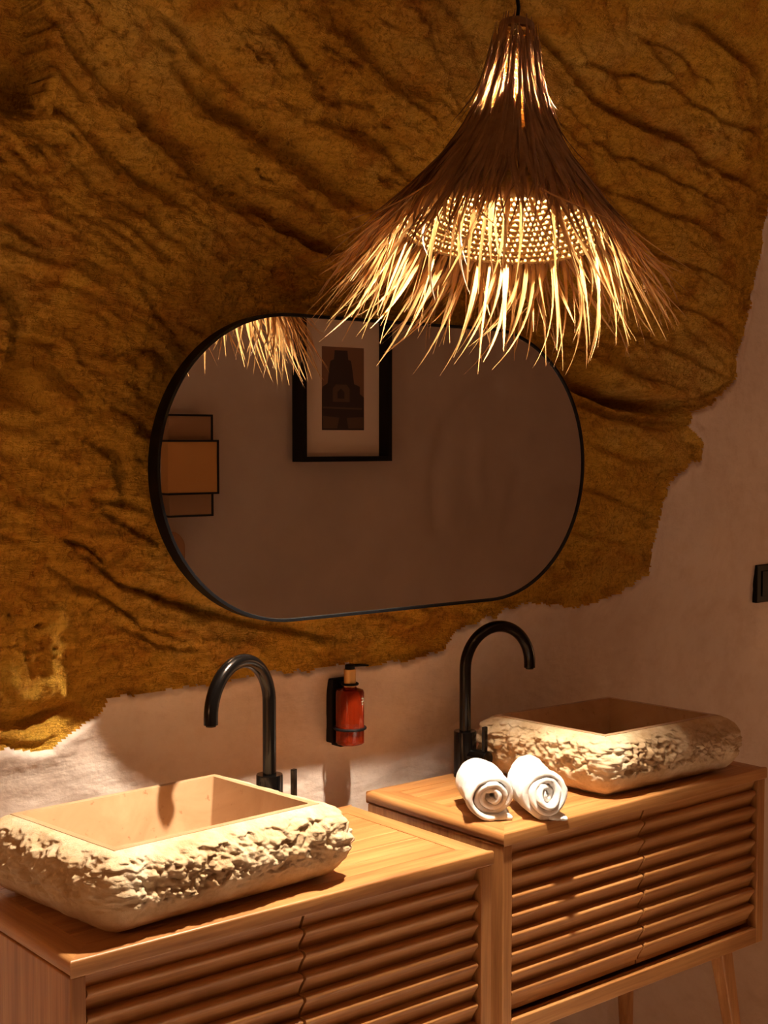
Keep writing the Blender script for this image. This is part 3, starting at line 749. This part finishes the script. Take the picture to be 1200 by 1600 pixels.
# ------------------------------------------------------------------ palm-leaf pendant lamp
APEX = Vector((1.803, 1.800, CZ+.757))
fwd = Vector((.637, .769, 0)); rgt = Vector((.770, -.638, 0))
axis_up = (Vector((0, 0, 1)) + fwd*math.tan(math.radians(10)) + rgt*math.tan(math.radians(4.4))).normalized()
lamp = thing('pendant_lamp', APEX, 'large palm-leaf pendant lamp, lit, hanging over the cabinets', 'lamp')
lamp.rotation_mode = 'QUATERNION'; lamp.rotation_quaternion = Vector((0, 0, 1)).rotation_difference(axis_up)
ZP = np.array([0, .085, .14, .20, .26, .315, .37, .43, .48, .53, .60]); RP = np.array([.034, .044, .056, .078, .112, .155, .198, .245, .282, .31, .325])
Rout = lambda z: float(np.interp(z, ZP, RP))

def Rin(z): return max(.026, Rout(z)*.90-.006)
_zl = np.linspace(.02, .385, 400); _al = np.concatenate([[0], np.cumsum(np.hypot(np.diff(_zl), np.diff([Rin(q) for q in _zl])))])
ZW = np.interp(np.linspace(0, _al[-1], 42), _al, _zl)
for i, z in enumerate(ZW):
    r = Rin(z); nseg = max(60, int(r*1500)); path = []; V = []; Fc = []; sides = 6; kk = max(10, round(2*math.pi*r/.016)); ph = i*math.pi
    tr = .0046 if z < .21 else .0074
    for k in range(nseg):
        a = 2*math.pi*k/nseg
        w = math.sin(a*kk+ph)
        rr = r+.0011*w; zz_ = -z+.0008*math.sin(2*a*kk)
        rad = tr*(1+.16*math.cos(2*a*kk+1))
        for s in range(sides):
            b = 2*math.pi*s/sides; V.append(((rr+rad*.75*math.cos(b))*math.cos(a), (rr+rad*.75*math.cos(b))*math.sin(a), zz_+rad*math.sin(b)))
    for k in range(nseg):
        k2 = (k+1) % nseg
        for s in range(sides):
            s2 = (s+1) % sides; Fc.append((k*sides+s, k2*sides+s, k2*sides+s2, k*sides+s2))
    mesh_obj('woven_row', V, np.array(Fc), M_straw_in, lamp)
def strand(phi, z0, z1, kend, w, twist, out0, droop=0.0, drift=0.0, n=11, inner=False, wild=0.0):
    """a folded leaf strip following the shade, in lamp space"""
    V = []; Fc = []
    for i in range(n+1):
        f = i/n; z = z0+(z1-z0)*f
        zr = min(z, .36) if inner else z
        r = (Rin(min(z, .385)) if inner else Rout(z)) + out0*(.3+.7*f)
        if inner: r = Rin(.385)+(kend)*(f**1.05) - .004
        else:
            over = max(0, z-.33); r = r*(1+(kend-1)*min(1, over/.15))
        r -= droop*max(0, f-.55)**2*1.6
        ph = phi+drift*f*f+wild*math.sin(f*3.0+phi*7)*.02
        wf = w*min(1, .35+f*3)*(1-max(0, f-.45)/.55)**.7 + .0006
        c, s = math.cos(ph), math.sin(ph)
        tw = twist*f
        tx_, ty_, tz_ = -s*math.cos(tw)+c*math.sin(tw)*.6, c*math.cos(tw)+s*math.sin(tw)*.6, .5*math.sin(tw)
        V.append((r*c-tx_*wf/2, r*s-ty_*wf/2, -z-tz_*wf/2)); V.append(((r+wf*.22)*c, (r+wf*.22)*s, -z)); V.append((r*c+tx_*wf/2, r*s+ty_*wf/2, -z+tz_*wf/2))
    for i in range(n):
        a = i*3; Fc += [(a, a+1, a+4, a+3), (a+1, a+2, a+5, a+4)]
    return V, Fc
def add_strands(specs, join, m=None):
    m = m or M_straw
    AV = []; AF = []
    for sp in specs:
        V, Fc = strand(**sp)
        if join:
            o = len(AV); AV += V; AF += [tuple(i+o for i in f) for f in Fc]
        else: mesh_obj('leaf_strip', V, np.array(Fc), m, lamp)
    if join:
        o = mesh_obj('leaf_fringe', AV, np.array(AF), m, lamp); o['kind'] = 'stuff'
R_ = random.Random(5)
U_ = R_.uniform
outer = []
for i in range(520):
    phi = 2*math.pi*(i*.618034 % 1)
    z0 = R_.choice([.02, .10, .15, .17, .20, .23, .26])+U_(0, .03)
    z1 = U_(.34, .41) if i >= 150 and U_(0, 1) < .6 else U_(.40, .54)
    outer.append(dict(phi=phi, z0=z0, z1=max(z1, z0+.15), kend=U_(.86, 1.08), w=U_(.005, .0085), twist=U_(-1.3, 1.3), out0=U_(.001, .010), droop=U_(-.03, .08), drift=U_(-.22, .16), wild=U_(-1, 1)))
rim = []
for i in range(310):
    phi = 2*math.pi*(i*.754877 % 1)
    rim.append(dict(phi=phi, z0=U_(.345, .385), z1=U_(.45, .60), kend=U_(.05, .17), w=U_(.0045, .008), twist=U_(-1.6, 1.6), out0=0, droop=U_(-.015, .03), drift=U_(-.12, .36), inner=True, wild=U_(-1.5, 1.5)))
def away(phi, c, h): return abs((math.degrees(phi)-c+180) % 360-180) > h
rim = [q for q in rim if (away(q['phi'], 230, 60) or U_(0, 1) < .45) and (away(q['phi'], -20, 45) or U_(0, 1) < .6)]
outer = outer[:150]+[q for q in outer[150:] if away(q['phi'], -20, 45) or q['z1'] < .42 or U_(0, 1) < .4]
neck = []
for i in range(70):
    phi = 2*math.pi*(i*.618034 % 1)
    neck.append(dict(phi=phi, z0=U_(-.01, .06), z1=U_(.13, .30), kend=1, w=U_(.0035, .006), twist=U_(-1, 1), out0=U_(.003, .016), droop=U_(-.06, .0), drift=U_(-.3, .3), n=9, wild=U_(-1, 1)))
add_strands(outer[:150], False, M_straw_shaded); add_strands(rim[:145], False)
add_strands(outer[150:]+neck, True, M_straw_shaded); add_strands(rim[145:], True)
lathe('crown_cap', [(0, .004), (.022, .004), (.032, -.002), (.034, -.016), (.028, -.020), (0, -.020)], mat('crown_straw', (.25, .13, .05), .8), lamp, 28)
lathe('socket', [(0, -.018), (.018, -.018), (.020, -.030), (.020, -.096), (.016, -.100), (0, -.100)], M_frame, lamp, 24)
prof = [(0, -.098), (.012, -.100), (.013, -.112), (.021, -.130), (.0275, -.148), (.0285, -.160), (.025, -.176), (.015, -.188), (0, -.191)]
lathe('bulb', prof, M_bulb, lamp, 32)
# flex from the crown up to the ceiling hook, with a loop of slack
cord_pts = []
inv = lamp.rotation_quaternion.inverted()
ctrl = [Vector((0, 0, 0)), Vector((.004, 0, .03)), Vector((.0, .01, .10)), Vector((0.0, 0.0, .25)), Vector((0, 0, .533))]
for k in range(25):
    f = k/24*(len(ctrl)-1); i = min(int(f), len(ctrl)-2); g = f-i; p = ctrl[i].lerp(ctrl[i+1], g*g*(3-2*g)); cord_pts.append(inv @ p)
tube('cord', cord_pts, .0035, M_frame, lamp, 8)

# ------------------------------------------------------------------ switch plate at the right
sx0, sx1, sz0, sz1 = 3.452, 3.556, CZ-.480, CZ-.367
wyy = min(wall_y(x_, z_-CZ) for x_ in (sx0, 3.5, sx1) for z_ in (sz0, (sz0+sz1)/2, sz1))
sw = thing('wall_switch', ((sx0+sx1)/2, wyy, (sz0+sz1)/2), 'flat black wall switch plate at the right edge', 'switch')
box('plate', (-(sx1-sx0)/2, -.008, -(sz1-sz0)/2), ((sx1-sx0)/2, .012, (sz1-sz0)/2), M_frame, sw, .002)
box('rocker', (-.030, -.012, -.038), (.030, -.008, .038), M_frame, sw, .001)

# ------------------------------------------------------------------ opposite wall, seen in the mirror
pf = thing('framed_picture', (4.055, YO, CZ), 'deep black-framed print of a tower, reflected in the mirror', 'picture')
PW, P0, P1, FD, FW = .270, -.095, .665, .085, .024
for (a, b, c_, d_) in ((-PW, -PW+FW, P0, P1), (PW-FW, PW, P0, P1)):
    box('frame_side', (a, 0, c_), (b, FD, d_), M_frame, pf, .001)
for (c_, d_) in ((P0, P0+FW), (P1-FW, P1)):
    box('frame_rail', (-PW+FW, 0, c_), (PW-FW, FD, d_), M_frame, pf, .001)
M_mat = mat('mat_board', (.72, .60, .50), .9)
box('mat_board', (-PW+FW, .002, P0+FW), (PW-FW, .012, P1-FW), M_mat, pf, 0)
M_print = mat('print_sky', (.20, .10, .06), .6); M_tower = mat('print_tower', (.035, .02, .018), .6); M_tower2 = mat('print_tower_light', (.10, .055, .035), .6)
px0, px1, pz0, pz1 = -.105, .150, .055, .452
pr = box('print', (px0, .012, pz0), (px1, .0135, pz1), M_print, pf, 0)
def flat(name, pts, m, y): bm = prism_bm(pts, .0006, 'y', y); return bm_obj(name, bm, m, pr)
pw, ph_ = px1-px0, pz1-pz0
def PP(l): return [(px1-u_*pw, pz0+v_*ph_) for u_, v_ in l]     # u from the viewer's left in the mirror is +x side reversed below
def PQ(l): return [(px0+u_*pw, pz0+v_*ph_) for u_, v_ in l]
flat('print_tower', PQ([(0, 0), (1, 0), (1, .40), (.90, .44), (.90, .53), (.76, .56), (.70, .80), (.68, .84), (.62, .85), (.60, .96), (.30, .96), (.28, .85), (.20, .83), (.18, .78), (.13, .56), (.02, .52), (0, .48)]), M_tower, .0136)
flat('print_arch', PQ([(.25, .34), (.65, .34), (.65, .50), (.58, .55), (.32, .55), (.25, .50)]), M_tower2, .0143)
flat('print_doorway', PQ([(.36, .38), (.52, .38), (.52, .46), (.44, .50), (.36, .46)]), M_tower, .0150)
flat('print_parapet', PQ([(.02, .26), (.95, .25), (.95, .27), (.02, .28)]), M_tower2, .0143)
flat('print_steps', PQ([(.02, .02), (.35, .02), (.40, .15), (.02, .17)]), M_tower2, .0143)
flat('print_steps', PQ([(.62, .02), (.98, .02), (.98, .16), (.58, .15)]), M_tower2, .0143)

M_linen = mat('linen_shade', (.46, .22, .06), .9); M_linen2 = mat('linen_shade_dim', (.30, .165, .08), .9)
_t = NT(M_linen); _n = _t.n('ShaderNodeTexWave', i_Scale=90.0); _t.l(_t.coord(), _n.inputs['Vector']); _t.bump(_n.outputs['Fac'], .3, .001)
sc = thing('wall_sconce', (3.165, YO, CZ), 'two-tier box sconce with linen panels, reflected in the mirror', 'sconce')
def shade(nm, x0, x1, z0, z1, d0, d1, m):
    s_ = box(nm, (x0, d0, z0), (x1, d1, z1), m, sc, .001, 1); e = .0045
    for z_ in (z0, z1): box('wire_rim', (x0-.001, d0, z_-e), (x1+.004, d1+e, z_+e), M_frame, s_, 0)
    box('wire_upright', (x1-e, d1-e, z0), (x1+e, d1+e, z1), M_frame, s_, 0)
    box('wire_upright', (x1-e, d0, z0), (x1+e, d0+.01, z1), M_frame, s_, 0)
    return s_
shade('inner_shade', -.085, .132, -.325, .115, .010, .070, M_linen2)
shade('outer_shade', -.128, .124, -.225, .003, .072, .130, M_linen)

hb = thing('headboard', (3.00, YO+.02, 0), 'round-cornered brown headboard against the far wall, in the mirror', 'headboard')
pts = [(-.6, 0), (.155, 0)]
for k in range(9): a = math.pi/2*k/8; pts.append((.155-.07+.07*math.cos(a), 1.27-.07+.07*math.sin(a)))
for k in range(9): a = math.pi/2+math.pi/2*k/8; pts.append((-.6+.07+.07*math.cos(a), 1.27-.07+.07*math.sin(a)))
bm = prism_bm(pts, .06, 'y', .0); bmesh.ops.bevel(bm, geom=[e for e in bm.edges if abs(e.verts[0].co.y-.06) < 1e-4 and abs(e.verts[1].co.y-.06) < 1e-4], offset=.012, segments=2, profile=.5, affect='EDGES')
bm_obj('padded_panel', bm, mat('brown_upholstery', (.26, .13, .06), .9), hb)
for x_ in (-.5, .08): box('foot', (x_-.02, .01, 0), (x_+.02, .075, .12), M_frame, hb, .002)
